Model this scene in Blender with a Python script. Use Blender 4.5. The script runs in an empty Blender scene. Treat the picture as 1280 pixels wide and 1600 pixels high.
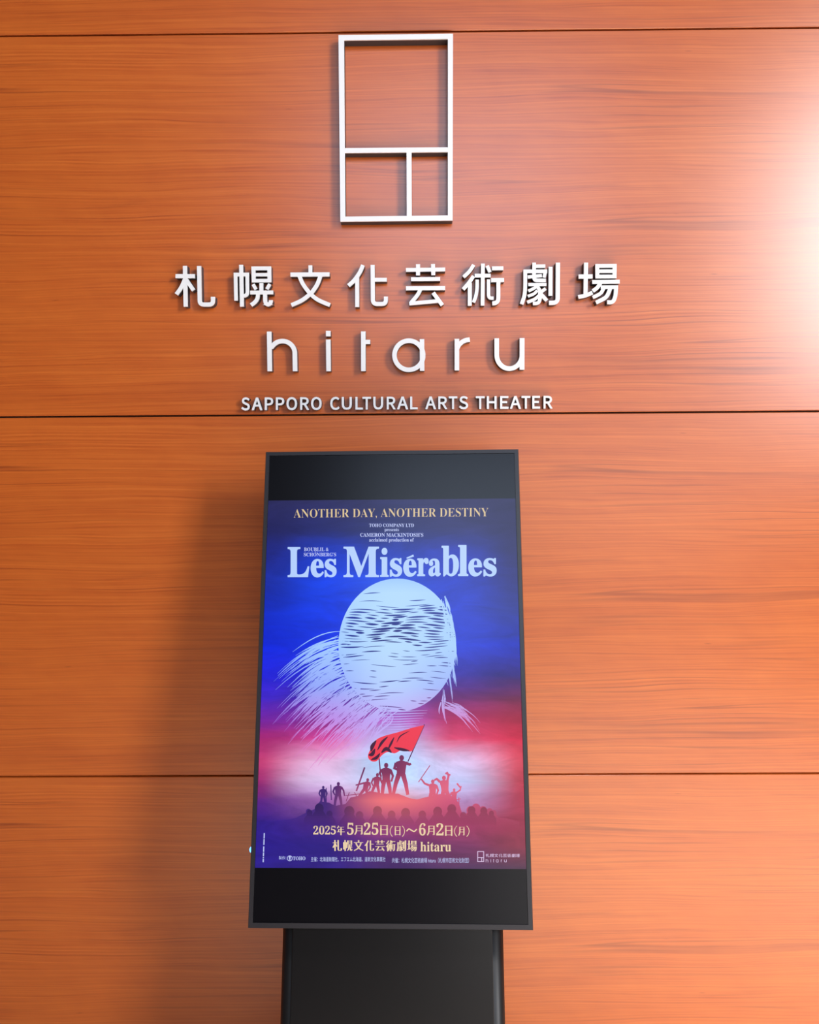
import bpy, math, random
from mathutils import Vector, Matrix
from mathutils.geometry import delaunay_2d_cdt

random.seed(7)
SC = bpy.context.scene
COL = SC.collection

# ------------------------------------------------------------------ camera
F = 1300.0                       # focal length in photo pixels (1280 x 1600)
PITCH, YAW, ROLL = -0.06511, -0.00680, -0.00689
EYE = Vector((0.0, -2.2649 * 0.91, 1.75))
cp, sp = math.cos(PITCH), math.sin(PITCH)
cy, sy = math.cos(YAW), math.sin(YAW)
FWD = Vector((sy * cp, cy * cp, sp))
_r = Vector((cy, -sy, 0)); _u = _r.cross(FWD)
RIGHT = math.cos(ROLL) * _r + math.sin(ROLL) * _u
UP = -math.sin(ROLL) * _r + math.cos(ROLL) * _u
cam = bpy.data.cameras.new('camera')
cam.sensor_fit = 'HORIZONTAL'; cam.sensor_width = 36.0
cam.lens = F / 1280.0 * 36.0
cam.clip_start = 0.05
camo = bpy.data.objects.new('camera', cam); COL.objects.link(camo)
m = Matrix((RIGHT, UP, -FWD)).transposed().to_4x4(); m.translation = EYE
camo.matrix_world = m
SC.camera = camo

# ------------------------------------------------------------------ light
SC.view_settings.view_transform = 'Standard'
SC.view_settings.look = 'None'
SC.view_settings.exposure = 0.12
SC.view_settings.gamma = 1.0
SC.view_settings.use_curve_mapping = False
world = bpy.data.worlds.new('world'); SC.world = world
world.use_nodes = True
bg = world.node_tree.nodes['Background']
bg.inputs['Color'].default_value = (0.92, 0.94, 1.0, 1)
bg.inputs['Strength'].default_value = 0.045


def area(name, loc, target, sx, sz, power, color, shape='RECTANGLE'):
    l = bpy.data.lights.new(name, 'AREA'); l.shape = shape
    l.size = sx; l.size_y = sz; l.energy = power; l.color = color
    o = bpy.data.objects.new(name, l); COL.objects.link(o)
    o.location = loc
    o.rotation_euler = (Vector(target) - Vector(loc)).to_track_quat('-Z', 'Y').to_euler()
    return o


# daylight through the tall window at the right of the lobby, and the paler window high behind the viewer
area('right_window_daylight', (4.9, -6.3, 3.9), (0.0, 0, 1.7), 1.5, 2.7, 395, (0.95, 0.955, 1.0))
area('rear_window_daylight', (0.43, -5.0, 3.83), (0.0, 0, 1.7), 2.2, 1.9, 56, (0.62, 0.76, 1.0))
area('added_low_fill', (1.9, -7.0, 1.45), (1.2, 0, 1.45), 3.2, 1.8, 36, (1.0, 0.96, 0.95))  # low wide light added to veil the right of the screen and wall
# added spot over the unseen floor; its bounce brightens the lower wall
sl = bpy.data.lights.new('added_floor_spot', 'SPOT'); sl.energy = 4200; sl.spot_size = math.radians(54); sl.spot_blend = 0.8
sl.shadow_soft_size = 0.6; sl.color = (1.0, 0.97, 0.94)
so = bpy.data.objects.new('added_floor_spot', sl); COL.objects.link(so); so.location = (1.2, -2.2, 5.0)


# ------------------------------------------------------------------ photo pixel -> point on a real plane
def ray(px, py):
    return RIGHT * ((px - 640) / F) + UP * ((800 - py) / F) + FWD


def wall_pt(px, py, depth=0.0):
    """point of the plane standing `depth` in front of the wall: returns (x, z)"""
    d = ray(px, py); t = (-depth - EYE.y) / d.y
    return (EYE.x + d.x * t, EYE.z + d.z * t)


KC = Vector((-0.0521, EYE.y + 1.67224, EYE.z - 0.44234))      # centre of the display glass
KT, KY, KR = 0.28219, -0.02613, 0.00375               # leaning back, turned, rolled
_X = Vector((math.cos(KY), math.sin(KY), 0)); _N0 = Vector((-math.sin(KY), math.cos(KY), 0))
_Z = Vector((0, 0, 1)) * math.cos(KT) + _N0 * math.sin(KT)
KX = math.cos(KR) * _X + math.sin(KR) * _Z
KZ = -math.sin(KR) * _X + math.cos(KR) * _Z
KN = KX.cross(KZ)                                     # towards the wall
KN = -KN if KN.y > 0 else KN                          # now out of the glass, towards the viewer
SW, SH = 0.5294, 0.9361


def scr_pt(px, py, off=0.0):
    d = ray(px, py); c = KC + KN * off
    t = (c - EYE).dot(KN) / d.dot(KN)
    p = EYE + d * t - c
    return (p.dot(KX), p.dot(KZ))


def kiosk_w(u, v, n):
    return KC + KX * u + KZ * v + KN * n


# ------------------------------------------------------------------ materials
def lin(c):
    return tuple(((x / 255) / 12.92 if x / 255 <= .04045 else ((x / 255 + .055) / 1.055) ** 2.4) for x in c)


def mat(name, color, rough=0.5, spec=0.5, metal=0.0, emit=None, estr=1.0):
    mt = bpy.data.materials.new(name); mt.use_nodes = True
    b = mt.node_tree.nodes['Principled BSDF']
    b.inputs['Base Color'].default_value = (*color, 1)
    b.inputs['Roughness'].default_value = rough
    b.inputs['Specular IOR Level'].default_value = spec
    b.inputs['Metallic'].default_value = metal
    if emit:
        b.inputs['Emission Color'].default_value = (*emit, 1)
        b.inputs['Emission Strength'].default_value = estr
    return mt


class NT:
    """short hand for building node trees"""
    def __init__(s, mt):
        s.t = mt.node_tree; s.n = s.t.nodes

    def add(s, kind, ins=None, **props):
        nd = s.n.new(kind)
        for k, v in props.items():
            setattr(nd, k, v)
        for k, v in (ins or {}).items():
            s.put(nd.inputs[k], v)
        return nd

    def put(s, sock, v):
        if isinstance(v, bpy.types.NodeSocket):
            s.t.links.new(v, sock)
        else:
            sock.default_value = v

    def math(s, op, a, b=0.0, clamp=False):
        nd = s.add('ShaderNodeMath', {0: a, 1: b}, operation=op); nd.use_clamp = clamp
        return nd.outputs[0]

    def mix(s, fac, a, b, blend='MIX'):
        nd = s.n.new('ShaderNodeMix'); nd.data_type = 'RGBA'; nd.blend_type = blend
        s.put(nd.inputs[0], fac)
        s.put(nd.inputs[6], a if isinstance(a, bpy.types.NodeSocket) else (*a[:3], 1))
        s.put(nd.inputs[7], b if isinstance(b, bpy.types.NodeSocket) else (*b[:3], 1))
        return nd.outputs[2]

    def ramp(s, fac, stops, interp='LINEAR'):
        nd = s.n.new('ShaderNodeValToRGB'); cr = nd.color_ramp; cr.interpolation = interp
        while len(cr.elements) < len(stops):
            cr.elements.new(0.5)
        for e, (p, c) in zip(cr.elements, stops):
            e.position = p; e.color = (*c[:3], 1) if len(c) >= 3 else (c[0],) * 3 + (1,)
        s.put(nd.inputs[0], fac)
        return nd.outputs[0]

    def noise(s, vec, scale, detail=2.0, rough=0.5, dist=0.0):
        nd = s.add('ShaderNodeTexNoise', {'Vector': vec, 'Scale': scale, 'Detail': detail, 'Roughness': rough,
                                          'Distortion': dist})
        return nd.outputs[0]

    def vec(s, x, y, z):
        return s.add('ShaderNodeCombineXYZ', {0: x, 1: y, 2: z}).outputs[0]


PANEL = 0.91
SEAM0 = EYE.z + 1.11768 * PANEL           # height of the uppermost groove in the photo


def wood_material():
    mt = mat('cherry_wood_laminate', (0.5, 0.2, 0.06), 0.36, 0.5)
    t = NT(mt); b = t.n['Principled BSDF']
    co = t.add('ShaderNodeTexCoord').outputs['Object']
    sep = t.add('ShaderNodeSeparateXYZ', {0: co})
    x, z = sep.outputs[0], sep.outputs[2]
    # every panel is cut from the same printed sheet: repeat the figure per panel
    zz = t.math('SUBTRACT', z, SEAM0 - 8 * PANEL)
    zl = t.math('MODULO', zz, PANEL)
    xs = t.math('ADD', x, 3.7)
    # slow waviness of the grain
    wv = t.noise(t.vec(t.math('MULTIPLY', xs, 1.25), 0.3, t.math('MULTIPLY', zl, 6.0)), 1.0, 2.5)
    zd = t.math('ADD', zl, t.math('MULTIPLY', t.math('SUBTRACT', wv, 0.5), 0.05))
    # bands of lighter and darker growth
    band = t.noise(t.vec(t.math('MULTIPLY', xs, 0.30), 5.0, t.math('MULTIPLY', zd, 30.0)), 1.0, 4.0, 0.6)
    broad = t.noise(t.vec(t.math('MULTIPLY', xs, 0.7), 2.0, t.math('MULTIPLY', zl, 5.5)), 1.0, 2.0)
    # fine straight grain
    fine = t.noise(t.vec(t.math('MULTIPLY', xs, 1.1), 9.0, t.math('MULTIPLY', zd, 210.0)), 1.0, 3.0, 0.65)
    fib = t.noise(t.vec(t.math('MULTIPLY', xs, 6.0), 1.0, t.math('MULTIPLY', zd, 430.0)), 1.0, 2.0, 0.6)
    # thin dark growth lines
    ln = t.noise(t.vec(t.math('MULTIPLY', xs, 0.42), 14.0, t.math('MULTIPLY', zd, 34.0)), 1.0, 1.0, 0.4)
    ridge = t.math('ABSOLUTE', t.math('SUBTRACT', ln, 0.5))
    line = t.math('SUBTRACT', 1.0, t.math('MULTIPLY', ridge, 44.0), True)
    lmask = t.noise(t.vec(t.math('MULTIPLY', xs, 1.7), 21.0, t.math('MULTIPLY', zl, 7.0)), 1.0, 2.0)
    lmask = t.math('MULTIPLY', t.math('SUBTRACT', lmask, 0.42, True), 4.0, True)
    line = t.math('MULTIPLY', line, lmask)
    # wide cross figure that catches the light
    fig = t.noise(t.vec(t.math('MULTIPLY', t.math('ADD', xs, t.math('MULTIPLY', zl, 0.9)), 11.0), 3.0,
                        t.math('MULTIPLY', zl, 17.0)), 1.0, 2.0)
    # small dark flecks
    vo = t.add('ShaderNodeTexVoronoi', {'Vector': t.vec(t.math('MULTIPLY', xs, 3.4), 0.5, t.math('MULTIPLY', zd, 26.0)),
                                        'Scale': 1.0, 'Randomness': 1.0})
    fleck = t.math('SUBTRACT', 1.0, t.math('MULTIPLY', vo.outputs['Distance'], 24.0), True)
    v = t.math('ADD', t.math('MULTIPLY', band, 0.28), t.math('MULTIPLY', fine, 0.72))
    v = t.math('ADD', v, t.math('MULTIPLY', broad, 0.30))
    v = t.math('ADD', v, t.math('MULTIPLY', fig, 0.16))
    v = t.math('ADD', v, t.math('MULTIPLY', fib, 0.30))          # mean about 0.72
    v = t.math('MULTIPLY', t.math('SUBTRACT', v, 0.615), 1.85, True)
    base = t.ramp(v, [(0.0, WOOD[0]), (0.35, WOOD[1]), (0.62, WOOD[2]), (1.0, WOOD[3])])
    base = t.mix(t.math('MULTIPLY', line, 0.62), base, WOOD[4])
    base = t.mix(t.math('MULTIPLY', fleck, 0.75), base, WOOD[4])
    t.put(b.inputs['Base Color'], base)
    rg = t.math('ADD', t.math('MULTIPLY', fine, 0.06), WOOD_ROUGH - 0.03)
    t.put(b.inputs['Roughness'], rg)
    b.inputs['Specular IOR Level'].default_value = WOOD_SPEC
    return mt


WOOD = [(0.400, 0.064, 0.008), (0.560, 0.110, 0.013), (0.640, 0.142, 0.017), (0.750, 0.190, 0.026), (0.22, 0.028, 0.006)]
WOOD_ROUGH, WOOD_SPEC = 0.30, 1.0

M_WOOD = wood_material()
M_GAP = mat('groove_backing_black', (0.035, 0.014, 0.008), 0.8)
M_WHITE = mat('letter_white_paint', (0.95, 0.95, 0.955), 0.40, 0.7)
M_RETURN = mat('letter_return_shaded_grey', (0.055, 0.052, 0.060), 0.5, 0.3)  # grey sides, darkened further to hold the shade of the undersides
M_BLACK = mat('black_powder_coat', (0.007, 0.0065, 0.007), 0.44, 0.45)
M_BEZEL = mat('dark_bezel', (0.022, 0.020, 0.023), 0.36)
M_GLASS = mat('display_glass', (0.003, 0.0026, 0.004), 0.24, 0.32)
M_COVER = mat('black_cover_panel', (0.004, 0.0035, 0.004), 0.27, 0.5)
M_LED = mat('blue_indicator', (0.05, 0.2, 0.5), 0.3, emit=(0.12, 0.42, 1.0), estr=2.2)


# ------------------------------------------------------------------ mesh helpers
def link(name, me, material=None, parent=None, world_origin=None):
    o = bpy.data.objects.new(name, me); COL.objects.link(o)
    for mm in (material if isinstance(material, (list, tuple)) else [material]):
        if mm: me.materials.append(mm)
    if parent is not None:
        o.parent = parent
    return o


def mesh_from(name, verts, faces, material, parent=None, origin=Vector((0, 0, 0)), bevel=0.0, uv=None):
    me = bpy.data.meshes.new(name)
    me.from_pydata([tuple(Vector(v) - origin) for v in verts], [], faces)
    if uv:
        ul = me.uv_layers.new(name='UVMap')
        for lp in me.loops:
            ul.data[lp.index].uv = uv[lp.vertex_index]
    me.update()
    o = link(name, me, material, parent)
    if parent is None:
        o.location = origin
    if bevel:
        md = o.modifiers.new('bevel', 'BEVEL'); md.width = bevel; md.segments = 3; md.limit_method = 'ANGLE'
    return o


def box_vf(x0, x1, y0, y1, z0, z1, fn=lambda x, y, z: Vector((x, y, z))):
    vs = [fn(x, y, z) for x in (x0, x1) for y in (y0, y1) for z in (z0, z1)]
    fs = [(0, 1, 3, 2), (4, 6, 7, 5), (0, 4, 5, 1), (2, 3, 7, 6), (0, 2, 6, 4), (1, 5, 7, 3)]
    return vs, fs


def fix_normals(o):
    import bmesh
    bm = bmesh.new(); bm.from_mesh(o.data)
    bmesh.ops.recalc_face_normals(bm, faces=bm.faces)
    bm.to_mesh(o.data); bm.free()
    return o


def thing(name, label, cat, loc, group=None):
    o = bpy.data.objects.new(name, None); COL.objects.link(o)
    o.empty_display_size = 0.05
    o.location = loc; o['label'] = label; o['category'] = cat
    if group: o['group'] = group
    return o


# flat shapes: a shape is a list of polygons in photo pixels, joined into one outline by triangulation
def union(polys):
    vs, es = [], []
    for p in polys:
        k = len(vs); vs += [Vector((x, y)) for x, y in p]
        es += [(k + i, k + (i + 1) % len(p)) for i in range(len(p))]
    r = delaunay_2d_cdt(vs, es, [], 0, 1e-4, True)
    import numpy as np
    V = np.array([tuple(v) for v in r[0]]); Fa = np.array([tuple(f) for f in r[2]])
    C = V[Fa].mean(axis=1)
    keep = np.zeros(len(Fa), bool)
    for p in polys:                                   # even-odd test of every triangle's middle against each outline
        q = np.array(p); lo, hi = q.min(0), q.max(0)
        idx = np.nonzero((~keep) & (C[:, 0] > lo[0]) & (C[:, 0] < hi[0]) & (C[:, 1] > lo[1]) & (C[:, 1] < hi[1]))[0]
        if not len(idx): continue
        c = C[idx]; ins = np.zeros(len(idx), bool)
        for i in range(len(q)):
            (x0, y0), (x1, y1) = q[i], q[(i + 1) % len(q)]
            if y0 == y1: continue
            ins ^= ((y0 > c[:, 1]) != (y1 > c[:, 1])) & (c[:, 0] < (x1 - x0) * (c[:, 1] - y0) / (y1 - y0) + x0)
        keep[idx[ins]] = True
    Fa = Fa[keep]
    used = sorted(set(Fa.ravel().tolist())); mp = {a: b for b, a in enumerate(used)}
    return [tuple(V[i]) for i in used], [tuple(mp[int(i)] for i in f) for f in Fa]


def boundary(faces):
    cnt = {}
    for f in faces:
        for i in range(len(f)):
            a, b = f[i], f[(i + 1) % len(f)]
            cnt.setdefault((min(a, b), max(a, b)), []).append((a, b))
    return [v[0] for v in cnt.values() if len(v) == 1]


def catmull(p, n=7):
    if len(p) < 3: return list(p)
    q = [(2 * p[0][0] - p[1][0], 2 * p[0][1] - p[1][1])] + list(p) + [(2 * p[-1][0] - p[-2][0], 2 * p[-1][1] - p[-2][1])]
    out = []
    for i in range(1, len(q) - 2):
        for k in range(n):
            t = k / n
            out.append(tuple(0.5 * (2 * q[i][d] + (q[i + 1][d] - q[i - 1][d]) * t + (2 * q[i - 1][d] - 5 * q[i][d] + 4 * q[i + 1][d] - q[i + 2][d]) * t * t
                             + (3 * q[i][d] - q[i - 1][d] - 3 * q[i + 1][d] + q[i + 2][d]) * t ** 3) for d in (0, 1)))
    return out + [tuple(p[-1])]


def rounded(p, r, n=6):
    if not r or len(p) < 3: return list(p)
    out = [p[0]]
    for i in range(1, len(p) - 1):
        a, b, c = Vector(p[i - 1]), Vector(p[i]), Vector(p[i + 1])
        ra = min(r, (a - b).length * .95, (c - b).length * .95)
        s, e = b + (a - b).normalized() * ra, b + (c - b).normalized() * ra
        for k in range(n + 1):
            t = k / n
            out.append(tuple((1 - t) ** 2 * s + 2 * t * (1 - t) * b + t * t * e))
    return out + [p[-1]]


def stroke(p, w, wfun=None, taper=None):
    """polygons of a pen stroke of width w along the polyline p"""
    L, R = [], []
    n = len(p)
    for i in range(n):
        a = Vector(p[max(i - 1, 0)]); b = Vector(p[i]); c = Vector(p[min(i + 1, n - 1)])
        d1 = (b - a).normalized() if i else (c - b).normalized()
        d2 = (c - b).normalized() if i < n - 1 else d1
        t = (d1 + d2).normalized() if (d1 + d2).length > 1e-6 else d1
        nm = Vector((-t.y, t.x)); k = 1 / max(0.55, nm.dot(Vector((-d1.y, d1.x))))
        ww = w * (wfun(t) if wfun else 1.0) * (taper(i / max(1, n - 1)) if taper else 1.0)
        L.append(tuple(b + nm * ww / 2 * k)); R.append(tuple(b - nm * ww / 2 * k))
    return [[L[i], R[i], R[i + 1], L[i + 1]] for i in range(n - 1)]


def pen(strokes, wfun=None, wmul=1.0):
    out = []
    for kind, w, pts, *r in strokes:
        p = catmull(pts) if kind == 'C' else rounded(pts, r[0] if r else 0)
        out += stroke(p, w * wmul, wfun)
    return out


def place(polys, s, ox, oy):
    return [[(ox + x * s, oy + y * s) for x, y in p] for p in polys]


def rect(x0, y0, x1, y1):
    return [(x0, y0), (x1, y0), (x1, y1), (x0, y1)]


def disc(cx, cy_, rx, ry=None, n=24):
    ry = ry or rx
    return [(cx + rx * math.cos(2 * math.pi * i / n), cy_ + ry * math.sin(2 * math.pi * i / n)) for i in range(n)]


# glyphs of Blender's own interface font as outlines
_cache = {}


def serif(s):
    r = ''
    for ch in s:
        if 'A' <= ch <= 'Z': r += chr(0x1D400 + ord(ch) - 65)
        elif 'a' <= ch <= 'z': r += chr(0x1D41A + ord(ch) - 97)
        elif '0' <= ch <= '9': r += chr(0x1D7CE + ord(ch) - 48)
        else: r += ch
    return r


def wide(s):
    return ''.join(chr(ord(c) + 0xFEE0) if '!' <= c <= '~' else c for c in s)


def glyphs(s, off=0.0, res=4):
    """text as triangles, y down, unit size"""
    key = (s, off, res)
    if key not in _cache:
        c = bpy.data.curves.new('text', 'FONT'); c.body = s; c.size = 1.0; c.offset = off; c.resolution_u = res
        o = bpy.data.objects.new('text', c); COL.objects.link(o)
        dg = bpy.context.evaluated_depsgraph_get()
        me = o.evaluated_get(dg).to_mesh()
        vs = [(v.co.x, -v.co.y) for v in me.vertices]
        fs = [tuple(p.vertices) for p in me.polygons]
        o.evaluated_get(dg).to_mesh_clear()
        bpy.data.objects.remove(o); bpy.data.curves.remove(c)
        _cache[key] = (vs, fs)
    return _cache[key]


def fit(s, x0, y0, x1, y1, off=0.0, grow=0.0, slope=0.0, bbox=None):
    """glyph polygons stretched into a pixel box; grow thickens the strokes by so many pixels"""
    vs, fs = glyphs(s, off)
    a, b = min(v[0] for v in vs), max(v[0] for v in vs)
    c, d = min(v[1] for v in vs), max(v[1] for v in vs)
    x0 += grow; x1 -= grow; y0 += grow; y1 -= grow
    P = [(x0 + (x - a) / (b - a) * (x1 - x0), y0 + (y - c) / (d - c) * (y1 - y0)) for x, y in vs]
    P = [(x, y + slope * (x - x0)) for x, y in P]
    polys = [[P[i] for i in f] for f in fs]
    if grow:
        for i, j in boundary(fs):
            p, q = Vector(P[i]), Vector(P[j])
            t = (q - p)
            if t.length < 1e-7: continue
            t.normalize(); nn = Vector((-t.y, t.x)) * grow; h = grow * 0.414
            e = t * grow
            polys.append([tuple(p + nn - t * h), tuple(p - e + nn * .414), tuple(p - e - nn * .414), tuple(p - nn - t * h),
                          tuple(q - nn + t * h), tuple(q + e - nn * .414), tuple(q + e + nn * .414), tuple(q + nn + t * h)])
    return polys


# ------------------------------------------------------------------ the setting
def build_wall():
    vs, fs, mi = [], [], []
    X0, X1, T, G = -4.0, 4.0, 0.012, 0.0042
    ch = 0.0012
    tops = [SEAM0 + k * PANEL for k in (-2, -1, 0, 1, 2)]
    lo = 0.0
    for top in tops:
        a, b = lo + (G / 2 if lo > 0 else 0), top - G / 2
        pts = [(0, a + ch), (ch, a), (T, a), (T, b), (ch, b), (0, b - ch)]      # profile (y, z) with eased edges
        k = len(vs)
        for xx in (X0, X1):
            vs += [(xx, y, zz) for y, zz in pts]
        n = len(pts)
        for i in range(n):
            fs.append((k + i, k + (i + 1) % n, k + n + (i + 1) % n, k + n + i)); mi.append(0)
        fs.append(tuple(range(k, k + n))); fs.append(tuple(range(k + 2 * n - 1, k + n - 1, -1))); mi += [0, 0]
        lo = top
    v2, f2 = box_vf(X0, X1, T, T + 0.1, 0, tops[-1])
    k = len(vs); vs += v2; fs += [tuple(i + k for i in f) for f in f2]; mi += [1] * len(f2)
    o = mesh_from('wall_back', vs, fs, [M_WOOD, M_GAP])
    for p, i in zip(o.data.polygons, mi): p.material_index = i
    fix_normals(o)
    o['kind'] = 'structure'
    o['label'] = 'orange brown wood laminate wall of wide panels with thin dark grooves'
    return o


def build_floor():
    mt = mat('grey_stone_floor', (0.22, 0.20, 0.18), 0.4)
    t = NT(mt); b = t.n['Principled BSDF']
    co = t.add('ShaderNodeTexCoord').outputs['Object']
    nz = t.noise(co, 9.0, 6.0, 0.6)
    t.put(b.inputs['Base Color'], t.ramp(nz, [(0.3, (0.52, 0.45, 0.37)), (0.7, (0.62, 0.54, 0.45))]))
    v, f = box_vf(-4.0, 4.0, -9.0, 0.1, -0.1, 0.0)
    o = mesh_from('floor', v, f, mt); fix_normals(o); o['kind'] = 'structure'


build_wall()
build_floor()


# ------------------------------------------------------------------ raised sign on the wall
def raised(name, part, polys, label, cat, group, depth, lip=0.004):
    V, Fc = union(polys)
    P = [wall_pt(x, y, depth) for x, y in V]
    ox = (min(p[0] for p in P) + max(p[0] for p in P)) / 2; oz = min(p[1] for p in P)
    root = thing(name, label, cat, (ox, 0, oz), group)
    B = boundary(Fc)

    def shell(y0, y1, cap_back):
        n = len(P)
        vs = [(p[0] - ox, y0, p[1] - oz) for p in P] + [(p[0] - ox, y1, p[1] - oz) for p in P]
        fs = [tuple(f) for f in Fc] + [(a, a + n, b + n, b) for a, b in B]
        fs += [tuple(i + n for i in f[::-1]) for f in Fc]
        return vs, fs
    vs, fs = shell(-depth, -depth + lip, True)
    fix_normals(mesh_from('face', vs, fs, M_WHITE, root))
    vs, fs = shell(-depth + lip, 0.0, True)
    fix_normals(mesh_from('return', vs, fs, M_RETURN, root))
    return root


D_EMB, D_KAN, D_HIT, D_CAP = 0.030, 0.025, 0.025, 0.022

EMB = [[(529.0, 54.8), (708.0, 52.6), (707.9, 60.7), (529.1, 62.9)],
       [(531.8, 338.6), (707.5, 336.4), (707.4, 344.3), (531.9, 346.3)],
       [(529.0, 54.8), (537.7, 54.7), (539.7, 346.2), (531.9, 346.3)],
       [(700.0, 52.7), (708.0, 52.6), (707.4, 344.3), (699.9, 344.4)],
       [(531.0, 231.4), (707.6, 230.0), (707.6, 237.4), (531.0, 238.9)],
       [(635.4, 232.0), (643.2, 232.0), (643.6, 343.0), (635.8, 343.0)]]
raised('wall_emblem', 'frame', EMB, 'white raised outline rectangle split into three panes, on the wood wall above all the writing',
       'wall sign', None, D_EMB)

# strokes of the eight kanji: (kind, width, points[, corner radius]) in 1/16 pixel of an 80 pixel cell
KANJI = {
    'tag': ((268, 408), [
        ('L', 103, [(100, 375), (585, 375)]), ('L', 102, [(335, 115), (353, 1137)]),
        ('C', 97, [(338, 440), (245, 650), (120, 828)]), ('L', 97, [(352, 440), (550, 730)]),
        ('L', 103, [(688, 120), (705, 1085), (1036, 1085), (1036, 892)], 105)]),
    'hood': ((356, 408), [
        ('L', 98, [(332, 92), (353, 1137)]), ('L', 92, [(145, 335), (530, 333)]), ('L', 90, [(191, 290), (205, 988)]),
        ('L', 88, [(484, 290), (490, 862), (395, 866)], 90),
        ('L', 98, [(638, 132), (648, 530)]), ('L', 98, [(1034, 130), (1042, 530)]),
        ('L', 95, [(590, 180), (1085, 178)]), ('L', 84, [(600, 339), (1080, 337)]), ('L', 88, [(600, 487), (1088, 485)]),
        ('L', 98, [(838, 545), (838, 760)]), ('L', 84, [(630, 578), (705, 705)]), ('L', 84, [(1050, 570), (975, 700)]),
        ('L', 95, [(560, 783), (1135, 780)]),
        ('C', 97, [(757, 800), (738, 930), (680, 1020), (580, 1098)]),
        ('L', 100, [(928, 800), (937, 1090), (1076, 1090), (1076, 975)], 110)]),
    'writing': ((446, 408), [
        ('L', 95, [(624, 105), (626, 310)]), ('L', 104, [(125, 336), (1105, 330)]),
        ('C', 100, [(345, 360), (430, 555), (555, 735), (660, 850), (830, 975), (1113, 1098)]),
        ('C', 100, [(878, 360), (800, 570), (690, 740), (590, 845), (400, 985), (148, 1100)])]),
    'change': ((536, 408), [
        ('C', 98, [(500, 98), (425, 270), (325, 420), (245, 515), (135, 612)]), ('L', 100, [(354, 400), (356, 1145)]),
        ('L', 102, [(742, 95), (750, 1070), (1073, 1070), (1073, 885)], 105), ('L', 95, [(760, 464), (1097, 464)])]),
    'art': ((626, 408), [
        ('L', 95, [(135, 218), (1117, 206)]), ('L', 102, [(437, 75), (438, 355)]), ('L', 100, [(812, 70), (819, 350)]),
        ('L', 96, [(262, 450), (992, 443)]), ('L', 100, [(135, 677), (1115, 672)]),
        ('C', 95, [(505, 690), (420, 850), (270, 1030)]), ('L', 92, [(218, 1060), (500, 1035), (960, 993)]),
        ('L', 98, [(815, 788), (1045, 1100)])]),
    'skill': ((716, 408), [
        ('C', 88, [(390, 90), (285, 250), (135, 400)]), ('C', 92, [(385, 372), (270, 540), (125, 706)]),
        ('L', 100, [(292, 540), (290, 1115)]), ('L', 96, [(620, 60), (610, 1110)]), ('L', 92, [(415, 362), (815, 360)]),
        ('L', 86, [(727, 112), (798, 278)]), ('C', 86, [(477, 460), (472, 690), (440, 880), (385, 1030)]),
        ('L', 82, [(760, 455), (760, 924), (888, 924)], 85), ('L', 95, [(845, 178), (1130, 176)]),
        ('L', 100, [(825, 475), (1150, 470)]), ('L', 100, [(1008, 480), (1005, 1052), (852, 1054)], 130)]),
    'drama': ((806, 404), [
        ('L', 90, [(462, 100), (456, 545), (757, 545)], 90), ('L', 84, [(500, 190), (740, 186)]),
        ('L', 90, [(195, 318), (787, 316)]), ('C', 95, [(240, 275), (238, 700), (215, 930), (148, 1140)]),
        ('L', 84, [(742, 316), (712, 472)]), ('L', 80, [(300, 460), (655, 424)]), ('L', 80, [(315, 648), (770, 646)]),
        ('C', 74, [(545, 670), (460, 740), (320, 810)]), ('C', 86, [(540, 690), (602, 810), (606, 1000), (560, 1105), (430, 1120)]),
        ('C', 72, [(540, 800), (455, 880), (305, 942)]), ('C', 78, [(590, 915), (480, 1010), (290, 1092)]),
        ('L', 80, [(750, 748), (600, 862)]), ('L', 90, [(590, 840), (780, 1050)]),
        ('L', 98, [(873, 205), (869, 927)]), ('L', 104, [(1056, 100), (1050, 1104), (832, 1106)], 120)]),
    'place': ((896, 404), [
        ('L', 102, [(320, 100), (306, 920)]), ('L', 103, [(132, 449), (485, 445)]),
        ('C', 95, [(125, 960), (310, 920), (480, 850)]),
        ('L', 95, [(599, 135), (602, 492)]), ('L', 98, [(1036, 132), (1033, 492)]),
        ('L', 92, [(552, 182), (1084, 178)]), ('L', 86, [(600, 314), (1080, 312)]), ('L', 90, [(560, 449), (1082, 447)]),
        ('L', 96, [(475, 586), (1160, 576)]), ('C', 95, [(690, 600), (600, 725), (490, 810)]),
        ('L', 90, [(690, 716), (1120, 712)]), ('C', 97, [(1072, 690), (1058, 900), (1015, 1040), (955, 1088), (848, 1090)]),
        ('C', 86, [(765, 740), (680, 870), (490, 972)]), ('C', 97, [(930, 740), (820, 960), (570, 1100)])]),
}
ORD = ['first', 'second', 'third', 'fourth', 'fifth', 'sixth', 'seventh', 'eighth', 'ninth']
for i, (k, (org, st)) in enumerate(KANJI.items()):
    raised('raised_kanji', 'kanji', place(pen(st), 1 / 16, *org),
           f'large white raised kanji, {ORD[i]} from left in the row of eight kanji', 'sign letter',
           'raised kanji of the wall sign', D_KAN)


def arc(cx, cy_, rx, ry, a0, a1, n=26):
    return [(cx + rx * math.cos(math.radians(a0 + (a1 - a0) * i / n)), cy_ + ry * math.sin(math.radians(a0 + (a1 - a0) * i / n)))
            for i in range(n + 1)]


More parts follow.
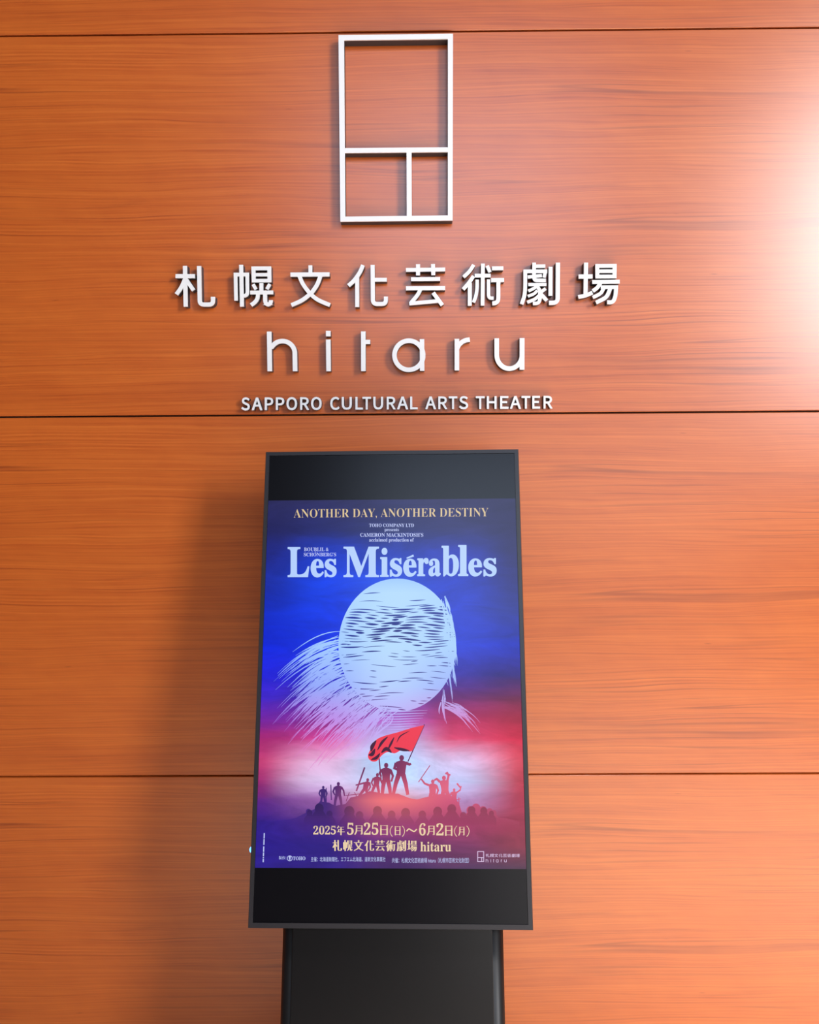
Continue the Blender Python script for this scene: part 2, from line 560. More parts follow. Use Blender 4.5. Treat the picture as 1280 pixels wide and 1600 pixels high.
HITARU = [
    ('h', (400, 510), stroke([(165, 64), (172, 560)], 57) + stroke([(176, 262)] + arc(330, 335, 155, 152, 200, 360)[2:] + [(489, 560)], 57)),
    ('i', (400, 510), stroke([(904, 163), (908, 560)], 57) + stroke([(904, 55), (904, 124)], 58)),
    ('t', (550, 510), stroke([(142, 62), (143, 558)], 57) + stroke([(150, 194), (228, 194)], 54)),
    ('a', (550, 510), stroke(arc(712, 360, 180, 182, 0, 360, 48), 57) + stroke([(876, 158), (878, 555)], 57)),
    ('r', (690, 510), stroke([(193, 155), (193, 551)], 58) + stroke(catmull([(196, 275), (222, 228), (262, 192), (308, 172), (354, 165)]), 57)),
    ('u', (690, 510), stroke([(691, 148), (691, 355)] + arc(849, 355, 158, 172, 180, 0)[1:] + [(1005, 300)], 58) + stroke([(1008, 145), (1007, 541)], 61)),
]
for i, (ch, org, polys) in enumerate(HITARU):
    raised('raised_letter', 'letter', place(polys, 1 / 8, *org),
           f'white raised lowercase {ch}, {ORD[i]} letter of the widely spaced lowercase row on the wood wall', 'sign letter',
           'raised lowercase letters of the wall sign', D_HIT)

CAPS = [('S', 377.2, 390.2), ('A', 393.4, 409.8), ('P', 413.7, 426.9), ('P', 431, 444.2), ('O', 447.6, 464.2), ('R', 469, 482.9), ('O', 486.1, 502.6), None,
        ('C', 516, 530.6), ('U', 534, 549.8), ('L', 555.4, 567.2), ('T', 566.4, 579.8), ('U', 583.5, 598.8), ('R', 604.4, 618.2), ('A', 620.6, 637.9), ('L', 641, 652.9), None,
        ('A', 664.7, 681.4), ('R', 685, 698.8), ('T', 701.3, 714.8), ('S', 717.5, 731.7), None,
        ('T', 743.6, 757.4), ('H', 760.8, 776.2), ('E', 781.5, 794.9), ('A', 797, 814.2), ('T', 815, 828.9), ('E', 831.9, 844.2), ('R', 849.5, 863.3)]
word, num = 0, 0
for c in CAPS:
    if c is None:
        word += 1; num = 0; continue
    ch, x0, x1 = c
    xm = (x0 + x1) / 2
    yb = 641.1 - 0.0058 * (xm - 383); yt = yb - 20.0
    over = 0.35 if ch in 'SOC' else 0.0
    yb2 = yb + (over if ch in 'SOCU' else 0)
    raised('raised_capital', 'letter', fit(wide(ch), x0, yt - over, x1, yb2, grow=0.62),
           f'small white raised capital {ch}, {ORD[num]} letter of the {ORD[word]} word in the capitals row', 'sign letter',
           'small raised capitals of the wall sign', D_CAP)
    num += 1

# ------------------------------------------------------------------ the leaning display stand
KB = Vector((KC.x, KC.y - 0.10, 0.0))
kiosk = thing('display_stand', 'black floor stand holding a tall lit poster screen, leaning back before the wood wall', 'display stand', KB)


def kbox(name, u0, u1, v0, v1, n0, n1, material, parent=kiosk, bevel=0.0, origin=KB):
    vs, fs = box_vf(u0, u1, v0, v1, n0, n1, kiosk_w)
    o = mesh_from(name, vs, fs, material, parent, origin, bevel)
    fix_normals(o)
    return o


BZ = 0.0095
OW, OH = SW / 2 + BZ, SH / 2 + BZ
housing = kbox('display_housing', -OW, OW, -OH - .001, OH, -0.050, -0.002, M_BLACK, bevel=0.003)
# bezel: a flat rim with an opening
ring_o = [(-OW, -OH - .001), (OW, -OH - .001), (OW, OH), (-OW, OH)]
iw, ih = SW / 2, SH / 2
ring_i = [(-iw, -ih), (iw, -ih), (iw, ih), (-iw, ih)]
bev = 0.0012
vs, fs = [], []
for rg, n in ((ring_o, -0.0025), ([(a - math.copysign(.0015, a), b - math.copysign(.0015, b)) for a, b in ring_o], 0.0022), (ring_i, 0.0022),
              (ring_i, -0.0012)):
    vs += [kiosk_w(a, b, n) for a, b in rg]
for k in range(3):
    for i in range(4):
        j = (i + 1) % 4
        fs.append((k * 4 + i, k * 4 + j, (k + 1) * 4 + j, (k + 1) * 4 + i))
fix_normals(mesh_from('bezel', vs, fs, M_BEZEL, kiosk, KB))
screen = kbox('screen', -iw + .0002, iw - .0002, -ih + .0002, ih - .0002, -0.0018, 0.0, M_GLASS)
lx, lz = scr_pt(388.3, 1329)
bpy_led = mesh_from('indicator_light', [], [], M_LED, housing, KB)
import bmesh
bm = bmesh.new()
bmesh.ops.create_uvsphere(bm, u_segments=16, v_segments=10, radius=1.0)
for v in bm.verts:
    q = v.co.copy(); v.co = kiosk_w(-OW - 0.0005 + q.x * 0.0042, lz + q.y * 0.0058, -0.010 + q.z * 0.0055) - KB
bm.to_mesh(bpy_led.data); bm.free()

# pedestal: column with rounded long edges and a flat cover in front
PN = -0.040
pl, pr = scr_pt(440.0, 1449.5, PN)[0], scr_pt(787.3, 1454, PN)[0]
cl, cr_ = scr_pt(456.6, 1450, PN)[0], scr_pt(770.3, 1454, PN)[0]
VB = -(KC.z - 0.03) / math.cos(KT)
VT = -SH / 2 + 0.22
PD, PR = 0.085, 0.020
prof = []
for cx, cn, a0 in ((pr - PR, PN - PR, 90), (pr - PR, PN - PD + PR, 0), (pl + PR, PN - PD + PR, -90), (pl + PR, PN - PR, -180)):
    for k in range(7):
        a = math.radians(a0 - 90 * k / 6)
        prof.append((cx + PR * math.cos(a), cn + PR * math.sin(a)))
vs = [kiosk_w(u, VB, n) for u, n in prof] + [kiosk_w(u, VT, n) for u, n in prof]
n_ = len(prof)
fs = [(i, (i + 1) % n_, n_ + (i + 1) % n_, n_ + i) for i in range(n_)] + [tuple(range(n_)), tuple(range(2 * n_ - 1, n_ - 1, -1))]
col = mesh_from('pedestal_column', vs, fs, M_BLACK, kiosk, KB); fix_normals(col)
for p in col.data.polygons: p.use_smooth = len(p.vertices) == 4
# the front cover leaves a narrow joint on both sides
kbox('pedestal_cover', cl + .0012, cr_ - .0012, VB + .02, VT - .02, PN - .004, PN + .004, M_COVER, bevel=0.0016)
# bracket between the column and the back of the display
kbox('mounting_bracket', -0.15, 0.11, -SH / 2 + 0.02, SH / 2 - 0.25, -0.085, -0.049, M_BLACK, bevel=0.004)
# two rear props and the foot plate
pb = kiosk_w(0, VB, PN - PD / 2)
vs, fs = box_vf(pb.x - 0.25, pb.x + 0.25, pb.y - 0.10, pb.y + 0.52, 0.0, 0.012)
fp = mesh_from('foot_plate', vs, fs, M_BLACK, kiosk, KB, bevel=0.003); fix_normals(fp)
bl = kiosk_w(0, VB, PN - PD / 2)
for sx in (-0.12, 0.08):
    a = kiosk_w(sx, 0.10, -0.075); b = Vector((a.x, pb.y + 0.48, 0.010))
    d = (b - a).normalized(); q1 = d.orthogonal().normalized(); q2 = d.cross(q1)
    vs = [p + (q1 * math.cos(t) + q2 * math.sin(t)) * 0.012 for p in (a, b) for t in [2 * math.pi * i / 14 for i in range(14)]]
    fs = [(i, (i + 1) % 14, 14 + (i + 1) % 14, 14 + i) for i in range(14)] + [tuple(range(14)), tuple(range(27, 13, -1))]
    fix_normals(mesh_from('rear_prop', vs, fs, M_BLACK, kiosk, KB))
# the column stands in a low shoe on the plate
vs, fs = box_vf(pb.x - 0.20, pb.x + 0.20, pb.y - 0.07, pb.y + 0.07, 0.011, 0.055)
fix_normals(mesh_from('column_shoe', vs, fs, M_BLACK, kiosk, KB, bevel=0.004))

# ------------------------------------------------------------------ the picture on the screen
PTL, PTR, PBL, PBR = (418.5, 781.3), (814.5, 779.8), (398.4, 1354.8), (824.4, 1359.0)
PV0 = (scr_pt(*PTL)[1] + scr_pt(*PTR)[1]) / 2
PV1 = (scr_pt(*PBL)[1] + scr_pt(*PBR)[1]) / 2


def screen_uv(px, py):
    u, v = scr_pt(px, py)
    return ((u + iw) / (2 * iw), (PV0 - v) / (PV0 - PV1))


def picture_material(name, rows, noise_amt=0.0, fade=None):
    """colour field of the lit picture: five columns of colours blended across, vertical ramps down"""
    mt = mat(name, (0.003, 0.0026, 0.004), 0.24, 0.32)
    t = NT(mt); b = t.n['Principled BSDF']
    uv = t.add('ShaderNodeUVMap').outputs[0]
    s = t.add('ShaderNodeSeparateXYZ', {0: uv}); u, v = s.outputs[0], s.outputs[1]
    if noise_amt:
        nz = t.noise(t.vec(t.math('MULTIPLY', u, 2.6), 0.7, t.math('MULTIPLY', v, 26.0)), 1.0, 4.0, 0.6, 0.6)
        v = t.math('ADD', v, t.math('MULTIPLY', t.math('SUBTRACT', nz, 0.5), noise_amt))
    c = None
    cols = len(rows[0][1])
    for k in range(cols):
        r = t.ramp(v, [(p, lin(cc[k])) for p, cc in rows])
        if c is None:
            c = r
        else:
            f = t.add('ShaderNodeMapRange', {0: u, 1: (k - 1) / (cols - 1), 2: k / (cols - 1), 3: 0.0, 4: 1.0},
                      interpolation_type='SMOOTHSTEP').outputs[0]
            c = t.mix(f, c, r)
    if noise_amt:
        n2 = t.noise(t.vec(t.math('MULTIPLY', u, 3.4), 4.7, t.math('MULTIPLY', v, 15.0)), 1.0, 5.0, 0.62, 1.2)
        g = t.math('ADD', t.math('MULTIPLY', n2, 1.1), 0.45)
        c = t.mix(1.0, c, t.add('ShaderNodeCombineColor', {0: g, 1: g, 2: g}).outputs[0], 'MULTIPLY')
    t.put(b.inputs['Emission Color'], c); b.inputs['Emission Strength'].default_value = 0.93
    if fade:
        a = t.add('ShaderNodeMapRange', {0: s.outputs[1], 1: fade[0], 2: fade[1], 3: 1.0, 4: 0.0}).outputs[0]
        t.put(b.inputs['Alpha'], a)
    return mt


SKY = [
    (0.00, [(36, 36, 84), (40, 40, 92), (38, 38, 90), (42, 40, 88), (34, 32, 76)]),
    (0.09, [(28, 30, 92), (30, 36, 106), (32, 40, 104), (38, 40, 104), (32, 28, 84)]),
    (0.16, [(24, 34, 130), (12, 50, 186), (22, 52, 172), (34, 54, 182), (30, 28, 96)]),
    (0.24, [(18, 40, 156), (6, 60, 222), (20, 74, 222), (26, 56, 200), (28, 30, 112)]),
    (0.33, [(8, 40, 192), (6, 54, 226), (16, 64, 222), (30, 56, 200), (30, 42, 142)]),
    (0.42, [(6, 36, 218), (10, 46, 226), (32, 60, 212), (34, 58, 210), (16, 38, 186)]),
    (0.50, [(30, 30, 212), (32, 36, 200), (54, 50, 186), (56, 46, 158), (48, 34, 120)]),
    (0.56, [(62, 34, 196), (70, 40, 170), (86, 54, 160), (104, 44, 114), (112, 40, 78)]),
    (0.62, [(120, 34, 160), (142, 48, 148), (176, 98, 196), (180, 50, 98), (162, 40, 66)]),
    (0.67, [(162, 36, 112), (210, 66, 150), (186, 186, 244), (218, 72, 114), (205, 44, 74)]),
    (0.73, [(196, 62, 116), (228, 178, 220), (172, 214, 255), (222, 200, 244), (222, 78, 98)]),
    (0.78, [(160, 44, 116), (220, 196, 236), (190, 214, 254), (196, 204, 250), (188, 60, 80)]),
    (0.83, [(92, 34, 128), (160, 100, 176), (240, 160, 170), (194, 150, 208), (174, 52, 78)]),
    (0.88, [(48, 28, 138), (70, 36, 124), (165, 68, 116), (164, 58, 98), (160, 50, 78)]),
    (0.94, [(42, 26, 138), (46, 30, 128), (96, 44, 114), (122, 52, 98), (138, 50, 72)]),
    (1.00, [(44, 30, 138), (50, 32, 132), (68, 42, 106), (86, 52, 96), (86, 52, 78)]),
]
M_SKY = picture_material('poster_sky_light', SKY, 0.030)
quad = [kiosk_w(a, b, 0.0003) for a, b in ((-iw + .0004, PV1), (iw - .0006, PV1), (iw - .0006, PV0), (-iw + .0004, PV0))]
mesh_from('poster_sky', quad, [(0, 1, 2, 3)], M_SKY, screen, KB, uv=[(0, 1), (1, 1), (1, 0), (0, 0)])


def on_screen(name, polys, material, layer, uv=False):
    V, Fc = union(polys)
    P = [scr_pt(x, y) for x, y in V]
    off = 0.0003 + 0.00012 * layer
    o = mesh_from(name, [kiosk_w(a, b, off) for a, b in P], Fc, material, screen, KB,
                  uv=[screen_uv(x, y) for x, y in V] if uv else None)
    # faces look out of the glass
    if o.data.polygons and o.data.polygons[0].normal.dot(KN) < 0:
        o.data.flip_normals()
    return o


def ink(name, rgb, k=0.94):
    return mat(name, (0.003, 0.0026, 0.004), 0.24, 0.32, emit=lin(rgb), estr=k)


I_GOLD = ink('poster_gold_light', (218, 192, 146))
I_DATE = ink('poster_cream_light', (236, 208, 168))
I_PALE = ink('poster_pale_light', (178, 205, 250))
I_SMALL = ink('poster_small_white_light', (190, 200, 246))
I_LOGO = ink('poster_pinkish_white_light', (222, 196, 232))

# a plain full moon behind drifting engraved cloud, where the poster has its portrait
ICE = [
    (0.20, [(90, 130, 230), (120, 165, 250), (140, 185, 252), (120, 165, 250), (90, 130, 230)]),
    (0.27, [(150, 195, 252), (170, 210, 254), (178, 216, 255), (170, 208, 254), (150, 190, 248)]),
    (0.42, [(120, 165, 250), (160, 200, 254), (180, 216, 255), (168, 206, 254), (150, 188, 246)]),
    (0.53, [(120, 130, 240), (150, 170, 250), (180, 205, 255), (160, 180, 246), (160, 150, 210)]),
    (0.62, [(150, 100, 220), (190, 140, 230), (190, 170, 245), (210, 140, 210), (200, 110, 150)]),
    (0.70, [(190, 100, 180), (225, 130, 200), (200, 180, 245), (230, 130, 170), (220, 110, 130)])]
M_ICE = picture_material('poster_moon_light', ICE)
INKBLUE = [
    (0.20, [(22, 50, 170), (18, 50, 180), (30, 60, 175), (30, 50, 160), (40, 50, 140)]),
    (0.40, [(20, 40, 200), (24, 44, 150), (30, 40, 120), (40, 50, 140), (46, 56, 150)]),
    (0.52, [(40, 38, 200), (44, 44, 150), (50, 46, 130), (66, 54, 140), (74, 54, 130)]),
    (0.62, [(120, 46, 170), (130, 56, 150), (120, 70, 150), (160, 60, 110), (165, 54, 82)])]
M_INK = picture_material('poster_cloud_shade_light', INKBLUE)
on_screen('moon', [disc(621, 1008, 92, 104, 64)], M_ICE, 1, True)
# cloud bands across the moon: rows of engraved lines, thick where the cloud is thick
rng = random.Random(3)
bands = []
for k in range(46):
    y = 925 + k * 4.15
    h = math.sqrt(max(0.0, 1 - ((y - 1008) / 104) ** 2)) * 92
    if h < 8: continue
    x = 621 - h + rng.uniform(0, 8)
    dens = math.exp(-((y - 978) / 30) ** 2) * 1.25 + 0.10 + 0.35 * math.exp(-((y - 1066) / 10) ** 2)
    while x < 621 + h - 6:
        ln = rng.uniform(10, 42); x1 = min(x + ln, 621 + h - 2)
        if rng.random() < 0.30 + 0.6 * dens and x1 - x > 5:
            w = rng.uniform(0.8, 1.5) + 2.1 * dens * rng.random()
            n = 7
            pts = [(x + (x1 - x) * i / n, y + 2.2 * math.sin((x + (x1 - x) * i / n) * 0.05 + k * .3) - 0.06 * (x - 621)) for i in range(n + 1)]
            bands += stroke(pts, w, taper=lambda t: 0.15 + 0.85 * math.sin(math.pi * min(1, max(0, t))))
        x = x1 + rng.uniform(2, 12)
on_screen('cloud_shade', bands, M_INK, 2, True)


def streamers(n, x_of, y_of, dx, dy, seed, wmax, curl):
    r = random.Random(seed); out = []
    for i in range(n):
        a, b_ = r.random(), r.random()
        sx, sy_ = x_of(a, b_), y_of(a, b_)
        L = r.uniform(0.35, 1.0)
        ph = r.uniform(0, 6.3); am = r.uniform(1, curl)
        pts = []
        for k in range(9):
            t = k / 8
            pts.append((sx + dx(a, t * L) + am * math.sin(ph + t * 4), sy_ + dy(a, t * L) + am * 0.6 * math.cos(ph + t * 5)))
        out += stroke(pts, r.uniform(0.9, wmax), taper=lambda t: 0.12 + 0.88 * math.sin(math.pi * (0.12 + 0.85 * t)))
    return out


def rim(a, b):
    an = math.radians(95 + 95 * a)                    # down the left rim of the moon
    return (621 + 90 * math.cos(an) + 16 * (b - .4), 1008 + 102 * math.sin(an) + 16 * (b - .5))


st = streamers(150, lambda a, b: rim(a, b)[0], lambda a, b: rim(a, b)[1], lambda a, t: -t * (52 + 60 * a), lambda a, t: t * (20 + 46 * (1 - a) + 44 * a * t), 5, 2.9, 7.5)
st += streamers(120, lambda a, b: rim(.15 + .7 * a, b)[0] - 34 * b, lambda a, b: rim(.15 + .7 * a, b)[1] + 34 * b,
                lambda a, t: -70 * t - 16 * t * a, lambda a, t: 46 * t + 26 * t * t, 9, 1.8, 7.0)
st += streamers(60, lambda a, b: 696 + 16 * math.sin(3.1 * a) - 12 * b, lambda a, b: 930 + 170 * a,
                lambda a, t: 12 * t * (1 - t) * (1 - 2 * a) + 6 * t, lambda a, t: 46 * t, 31, 2.2, 1.1)
st += streamers(34, lambda a, b: 690 + 26 * a, lambda a, b: 1092 + 14 * b + 8 * a,
                lambda a, t: 46 * t, lambda a, t: 10 * t + 30 * t * t, 41, 1.6, 1.1)
st += [q for k in range(9) for q in stroke([(586 + 3 * k - 2 * (k % 3), 1112 + 4 * k), (625, 1111.5 + 4 * k), (668 - 3 * k + 2 * (k % 2), 1110 + 4 * k)], 1.7,
       taper=lambda t: 0.2 + 0.8 * math.sin(math.pi * t))]
on_screen('cloud_streamers', st, M_ICE, 3, True)

# crowd on a heap with a red flag, seen against the glow
CROWD = [
    (0.68, [(50, 32, 100), (60, 34, 92), (78, 42, 88), (180, 60, 100), (190, 66, 100)]),
    (0.76, [(50, 32, 110), (60, 34, 100), (130, 52, 92), (215, 96, 130), (170, 60, 100)]),
    (0.80, [(50, 32, 120), (62, 36, 112), (205, 84, 112), (225, 104, 130), (165, 62, 100)]),
    (0.83, [(52, 32, 130), (66, 38, 116), (242, 118, 122), (205, 84, 120), (168, 64, 98)]),
    (0.88, [(52, 34, 140), (74, 40, 125), (172, 76, 120), (170, 66, 106), (168, 66, 95)]),
    (0.92, [(48, 32, 142), (58, 36, 130), (126, 56, 118), (145, 62, 105), (158, 66, 92)])]
M_CROWD = picture_material('poster_crowd_shade_light', CROWD, fade=(0.865, 0.915))
heap = [[(430, 1284), (462, 1278), (478, 1270), (492, 1264), (500, 1252), (514, 1254), (524, 1259), (540, 1256), (548, 1246), (562, 1243),
         (578, 1236), (600, 1240), (622, 1240), (640, 1247), (652, 1249), (664, 1246), (680, 1242), (692, 1240), (706, 1244), (717, 1254),
         (722, 1270), (740, 1275), (790, 1278), (812, 1284), (812, 1312), (430, 1312)]]
crowd = list(heap)
for hx, hy, r in ((482, 1268, 4), (500, 1262, 7), (497, 1273, 6), (546, 1268, 8), (735, 1266, 6), (744, 1263, 7), (755, 1266, 6), (765, 1268, 5), (772, 1270, 4), (705, 1263, 7),
                  (590, 1268, 7), (668, 1270, 7), (628, 1274, 8), (520, 1276, 6)):
    crowd.append(disc(hx, hy, r, r * 1.1, 14)); crowd.append(disc(hx, hy + r * 2.0, r * 1.7, r * 1.6, 14))


def figure(x, foot, h, lean=0.0, stance=0.16, arms=()):
    """standing silhouette: head, shoulders, waist, two legs and the given arms (polylines in body units)"""
    def P(a, b): return (x + (a + lean * b) * h, foot - b * h)
    out = [disc(*P(0.01, 0.93), 0.062 * h, 0.075 * h, 14)]
    out.append([P(-0.03, 0.84), P(0.04, 0.84), P(0.05, 0.92), P(-0.03, 0.92)])
    out.append([P(-0.14, 0.82), P(-0.05, 0.86), P(0.06, 0.86), P(0.15, 0.82), P(0.12, 0.62), P(0.11, 0.46), P(-0.11, 0.46), P(-0.11, 0.62)])
    for s in (-1, 1):
        out += stroke([P(s * 0.055, 0.50), P(s * (0.06 + stance * .5), 0.26), P(s * (0.05 + stance), -0.03)], 0.115 * h, taper=lambda t: 1.15 - 0.45 * t)
    for arm in arms:
        out += stroke([P(*q) for q in arm], 0.075 * h, taper=lambda t: 1.1 - 0.4 * t)
    return out


dn = [(-0.13, 0.80), (-0.20, 0.62), (-0.13, 0.48)]; dnr = [(0.13, 0.80), (0.20, 0.62), (0.15, 0.46)]
crowd += figure(505, 1259, 31, 0.0, 0.06, (dn, dnr))
crowd += figure(528.5, 1261, 39, 0.0, 0.10, (dn, [(0.13, 0.8), (0.22, 0.66), (0.26, 0.44)]))
crowd += figure(566, 1252, 36, 0.25, 0.22, ([(-0.10, 0.80), (-0.30, 0.74), (-0.46, 0.70)], dnr))
crowd += figure(586, 1246, 38, 0.10, 0.14, (dn, [(0.13, 0.8), (0.22, 0.60), (0.34, 0.52)]))
crowd += figure(604, 1246, 54, -0.02, 0.08, ([(-0.12, 0.80), (-0.18, 0.70), (-0.14, 0.60)], dnr))
crowd += figure(626, 1240, 60, 0.02, 0.14, ([(-0.13, 0.80), (-0.17, 0.66), (-0.04, 0.60)], [(0.12, 0.80), (0.22, 0.76), (0.26, 0.78)]))
crowd += figure(676, 1262, 44, 0.0, 0.10, ([(-0.13, 0.80), (-0.28, 0.86), (-0.40, 1.02)], dnr))
crowd += figure(698, 1262, 50, -0.10, 0.12, ([(0.10, 0.82), (0.16, 1.0), (0.12, 1.12)], [(-0.12, 0.8), (-0.22, 0.9), (-0.3, 0.86)]))
crowd += figure(710, 1264, 32, -0.02, 0.12, ([(0.12, 0.80), (0.30, 0.92), (0.36, 1.12)], dn))
for a, b, w in (((510, 1256), (510, 1231), 1.4), ((518, 1250), (517, 1226), 1.6), ((557, 1236), (570, 1199), 2.4), ((596, 1222), (592, 1180), 2.0), ((654, 1222), (672, 1196), 1.3),
                ((696, 1208), (704, 1211), 2.6), ((714, 1224), (719, 1230), 2.4), ((720, 1232), (715, 1224), 1.6), ((540, 1243), (566, 1240), 1.2),
                ((541, 1252), (546, 1238), 1.2), ((554, 1238), (562, 1252), 1.2), ((717, 1246), (717.5, 1268), 1.4), ((712, 1250), (720, 1248), 1.2)):
    crowd += stroke([a, b], w)
on_screen('crowd_silhouette', crowd, M_CROWD, 4, True)
FRONT = [(p, [tuple(max(0, int(v * 0.78)) for v in c) for c in cc]) for p, cc in CROWD]
M_FRONT = picture_material('poster_front_row_light', FRONT, fade=(0.85, 0.895))
front = []
for hx, hy, r in ((484, 1270, 4.5), (499, 1263, 7), (515, 1272, 5), (546, 1268, 8), (562, 1274, 6), (590, 1267, 7), (612, 1273, 6), (634, 1270, 7), (660, 1273, 6), (684, 1268, 7),
                  (706, 1264, 7), (724, 1274, 5), (737, 1266, 6), (756, 1267, 5.5), (768, 1271, 4)):
    front += [disc(hx, hy, r, r * 1.12, 16), [(hx - r * 0.5, hy), (hx + r * 0.5, hy), (hx + r * 1.9, hy + r * 2.0), (hx + r * 2.1, 1294), (hx - r * 2.1, 1294), (hx - r * 1.9, hy + r * 2.0)]]
on_screen('front_row_silhouette', front, M_FRONT, 5, True)
on_screen('flag_pole', stroke([(663.5, 1132), (637.5, 1190)], 1.6), ink('poster_pole_light', (92, 48, 92)), 5)
flag = catmull([(663, 1133), (645, 1137), (622, 1144), (600, 1150), (588, 1156), (581, 1167), (575, 1181), (580, 1189), (589, 1189), (597, 1180),
                (606, 1175), (617, 1177), (628, 1172), (642, 1174), (648, 1166), (663, 1133)], 4)
on_screen('red_flag', [flag], ink('poster_flag_red_light', (236, 62, 82)), 6)
folds = []
for pts, w in (([(588, 1157), (582, 1166), (580, 1174)], 5), ([(576, 1180), (582, 1178), (586, 1170)], 5), ([(606, 1151), (597, 1160), (590, 1172)], 3.5),
               ([(596, 1176), (604, 1170), (612, 1176)], 5), ([(616, 1152), (611, 1162), (606, 1172)], 3), ([(616, 1168), (628, 1171), (640, 1173)], 4),
               ([(640, 1142), (626, 1150), (620, 1160)], 1.6), ([(580, 1187), (588, 1184), (594, 1177)], 4)):
    folds += stroke(catmull(pts), w, taper=lambda t: 0.3 + 0.9 * math.sin(math.pi * t))
on_screen('flag_folds', folds, ink('poster_flag_fold_light', (70, 30, 58)), 7)

# writing on the screen
S_ = serif
on_screen('tagline_lettering', fit(S_('ANOTHER DAY, ANOTHER DESTINY'), 459, 795.6, 763.3, 811.0, off=-0.0115, slope=-0.0065), I_GOLD, 5)
pres = fit(S_('TOHO COMPANY LTD'), 577, 818.2, 647, 823.6) + fit(S_('presents'), 601, 825.6, 623.5, 831.4)
pres += fit(S_("CAMERON MACKINTOSH'S"), 563, 832.8, 661.5, 838.8) + fit(S_('acclaimed production of'), 577, 840.8, 646.8, 848.0)
on_screen('presenter_lettering', pres, I_SMALL, 5)
auth = fit(S_('BOUBLIL &'), 475.4, 855.6, 513.6, 861.4) + fit(S_('SCHONBERG') + "'" + S_('S'), 475, 863.6, 525.4, 869.4)
auth += [disc(493.2, 862.6, .55, n=8), disc(495.4, 862.6, .55, n=8)]
on_screen('authors_lettering', auth, I_SMALL, 5)
title = []
for ch, x0, y0, x1, y1 in (('L', 449.6, 854.9, 483.6, 902), ('e', 485.6, 873.4, 506.2, 902.4), ('s', 507.4, 873.2, 526.2, 902.2), ('M', 536.8, 854.2, 592.4, 902),
                           ('i', 594, 856, 607.6, 901.6), ('s', 609.3, 872, 628.5, 901.4), ('e', 630.3, 873, 651, 901.4), ('r', 652, 871.8, 670, 900.4),
                           ('a', 669.6, 872.8, 689, 900.8), ('b', 690, 852.8, 717.2, 900.8), ('l', 715.8, 851.6, 732, 900.3), ('e', 731.8, 872.6, 753.4, 900.9), ('s', 755.4, 872, 776.2, 901)):
    title += fit(S_(ch), x0, y0, x1, y1, grow=0.75)
title += stroke([(635.5, 872.3), (646.5, 868.2)], 2.8, taper=lambda t: 0.7 + 0.5 * t)
on_screen('title_lettering', title, I_PALE, 6)

# mincho-like brush: thin level strokes, heavy upright ones
brush = lambda t: 0.42 + 0.78 * abs(t.y)


def kanji_row(x0, x1, y0, y1, slope, wfun, wmul):
    out = []; n = 8; cw = (x1 - x0) / n
    for i, (k, (org, strokes)) in enumerate(KANJI.items()):
        P = pen(strokes, wfun, wmul)
        xs = [x for p in P for x, _ in p]; ys = [y for p in P for _, y in p]
        a, b, c, d = min(xs), max(xs), min(ys), max(ys)
        X0 = x0 + i * cw + cw * .05; X1 = x0 + (i + 1) * cw - cw * .05
        out += [[(X0 + (x - a) / (b - a) * (X1 - X0), y0 + slope * (X0 - x0) + (y - c) / (d - c) * (y1 - y0)) for x, y in p] for p in P]
    return out


YEAR = [('C', 90, [(330, 90), (260, 230), (140, 380)]), ('L', 95, [(290, 240), (1050, 240)]), ('L', 95, [(300, 520), (1000, 520)]),
        ('L', 95, [(330, 500), (330, 800)]), ('L', 95, [(120, 810), (1150, 810)]), ('L', 110, [(640, 240), (640, 1200)])]
MONTH = [('L', 110, [(960, 100), (960, 1140), (800, 1120)], 60), ('C', 110, [(330, 100), (325, 700), (270, 950), (130, 1190)]),
         ('L', 100, [(330, 130), (960, 130)]), ('L', 95, [(330, 440), (960, 440)]), ('L', 95, [(325, 750), (960, 750)])]
DAY = [('L', 115, [(270, 80), (270, 1190)]), ('L', 115, [(990, 80), (990, 1190)]), ('L', 105, [(270, 130), (990, 130)]),
       ('L', 95, [(270, 600), (990, 600)]), ('L', 100, [(270, 1090), (990, 1090)])]


def box_kanji(st_, x0, y0, x1, y1):
    P = pen(st_, brush, 1.25)
    xs = [x for p in P for x, _ in p]; ys = [y for p in P for _, y in p]
    a, b, c, d = min(xs), max(xs), min(ys), max(ys)
    return [[(x0 + (x - a) / (b - a) * (x1 - x0), y0 + (y - c) / (d - c) * (y1 - y0)) for x, y in p] for p in P]


date = fit(S_('2025'), 489.7, 1290.2, 524.9, 1303.8) + box_kanji(YEAR, 526.6, 1290, 539, 1304.8)
date += fit(S_('5'), 542.6, 1285.5, 552.7, 1304.4) + box_kanji(MONTH, 553.6, 1289.4, 566.8, 1304.4)
date += fit(S_('25'), 568.6, 1285.2, 591.4, 1304.4) + box_kanji(DAY, 594.2, 1289, 606.2, 1304.8)
date += box_kanji(DAY, 617, 1291, 626, 1305) + fit(S_('6'), 655, 1286, 665.2, 1305.4) + box_kanji(MONTH, 667, 1290.2, 679.4, 1305.4)
date += fit(S_('2'), 681.8, 1286.2, 693.2, 1305.2) + box_kanji(DAY, 695.6, 1290, 707, 1305.8) + box_kanji(MONTH, 716, 1291.8, 726, 1305.8)
for xa, xb in ((613.4, 609.8), (628.8, 632.4), (714, 710.2), (729.4, 733.2)):
    date += stroke(catmull([(xa, 1290.4), (xa + (xb - xa) * .7, 1293.8), (xb, 1298.6), (xa + (xb - xa) * .7, 1303.4), (xa, 1307)]), 1.0)
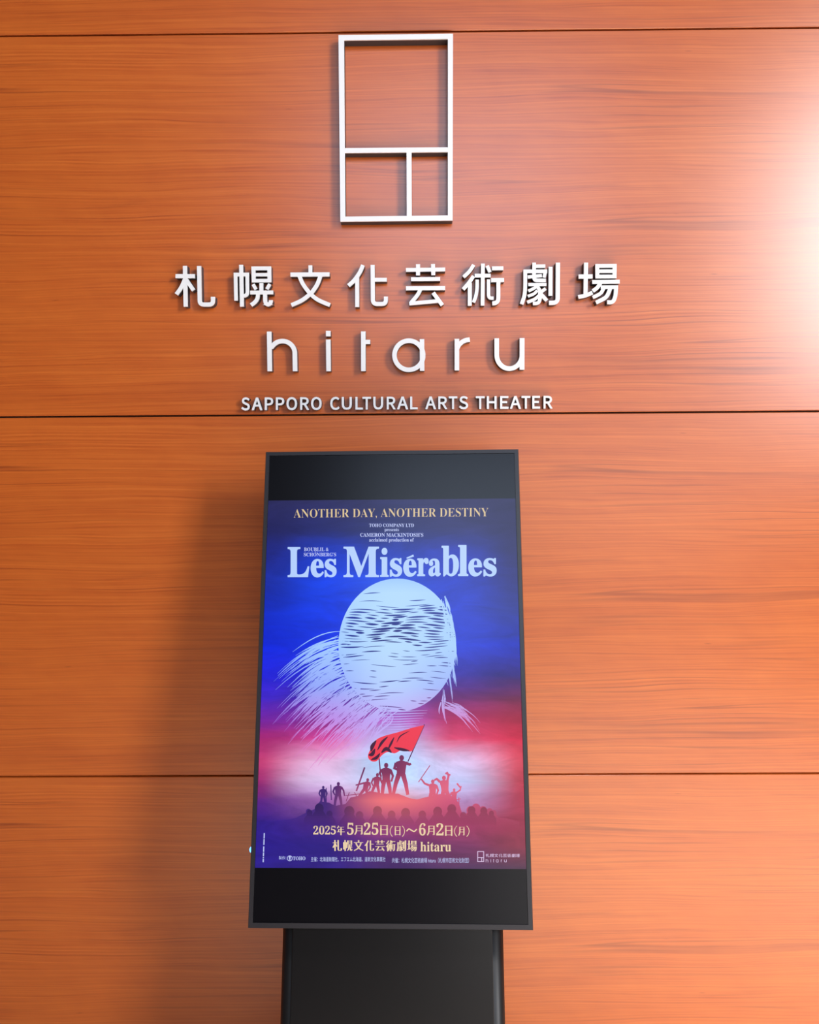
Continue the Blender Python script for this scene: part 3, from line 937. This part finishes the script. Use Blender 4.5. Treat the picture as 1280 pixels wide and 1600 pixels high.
date += stroke(catmull([(635.4, 1298.6), (639, 1295.2), (643.2, 1297.2), (647.4, 1299), (651.4, 1295.4)]), 1.9)
on_screen('date_lettering', date, I_DATE, 5)
on_screen('venue_lettering', kanji_row(518.8, 652.4, 1312.4, 1329.4, 0.006, brush, 1.25) + fit(S_('hitaru'), 657, 1315, 705, 1330.4), I_DATE, 5)
credit = fit('製作：', 436, 1337.6, 447.4, 1343) + fit(S_('TOHO'), 458, 1338.2, 477.4, 1344)
credit += stroke(arc(453, 1341, 3.9, 3.9, 0, 360, 28), 0.9) + [rect(451.7, 1337.6, 454.3, 1341.4)] + stroke([(453, 1341), (453, 1344)], 1.5)
on_screen('producer_credit', credit, I_SMALL, 5)
on_screen('organizer_credit', fit('主催：北海道新聞社、エフエム北海道、道新文化事業社', 486, 1338.6, 602.4, 1346.2), I_SMALL, 5)
on_screen('sponsor_credit', fit('共催：札幌文化芸術劇場 hitaru（札幌市芸術文化財団）', 612.5, 1340.2, 733, 1348.2), I_SMALL, 5)
# a line of fine print up the left edge, too small to read
credit = []
for a, b in ((1301.6, 1310), (1311, 1320), (1322.4, 1331), (1332, 1338), (1339, 1341), (1341.8, 1347)):
    xa = 413.2 - (a - 1301.6) * 0.038; xb = 413.2 - (b - 1301.6) * 0.038
    credit += stroke([(xa, a), (xb, b)], 1.7)
on_screen('fine_print', credit, I_SMALL, 5)
logo = [rect(746, 1329.8, 756.4, 1330.9), rect(746, 1345.5, 756.4, 1346.6), rect(746, 1329.8, 747.1, 1346.6), rect(755.3, 1329.8, 756.4, 1346.6),
        rect(746, 1339.2, 756.4, 1340.3), rect(752.1, 1339.2, 753.2, 1346)]
logo += kanji_row(758.8, 812.6, 1333.8, 1339.2, 0.004, None, 0.85)
for ch, org, polys in HITARU:
    P = place(polys, 1 / 8, *org)
    logo += [[(759.2 + (x - 417) * (791.6 - 759.2) / (820 - 417), 1342.0 + (y - 517) * (5.2 / 63)) for x, y in p] for p in P]
on_screen('theatre_logo', logo, I_LOGO, 5)
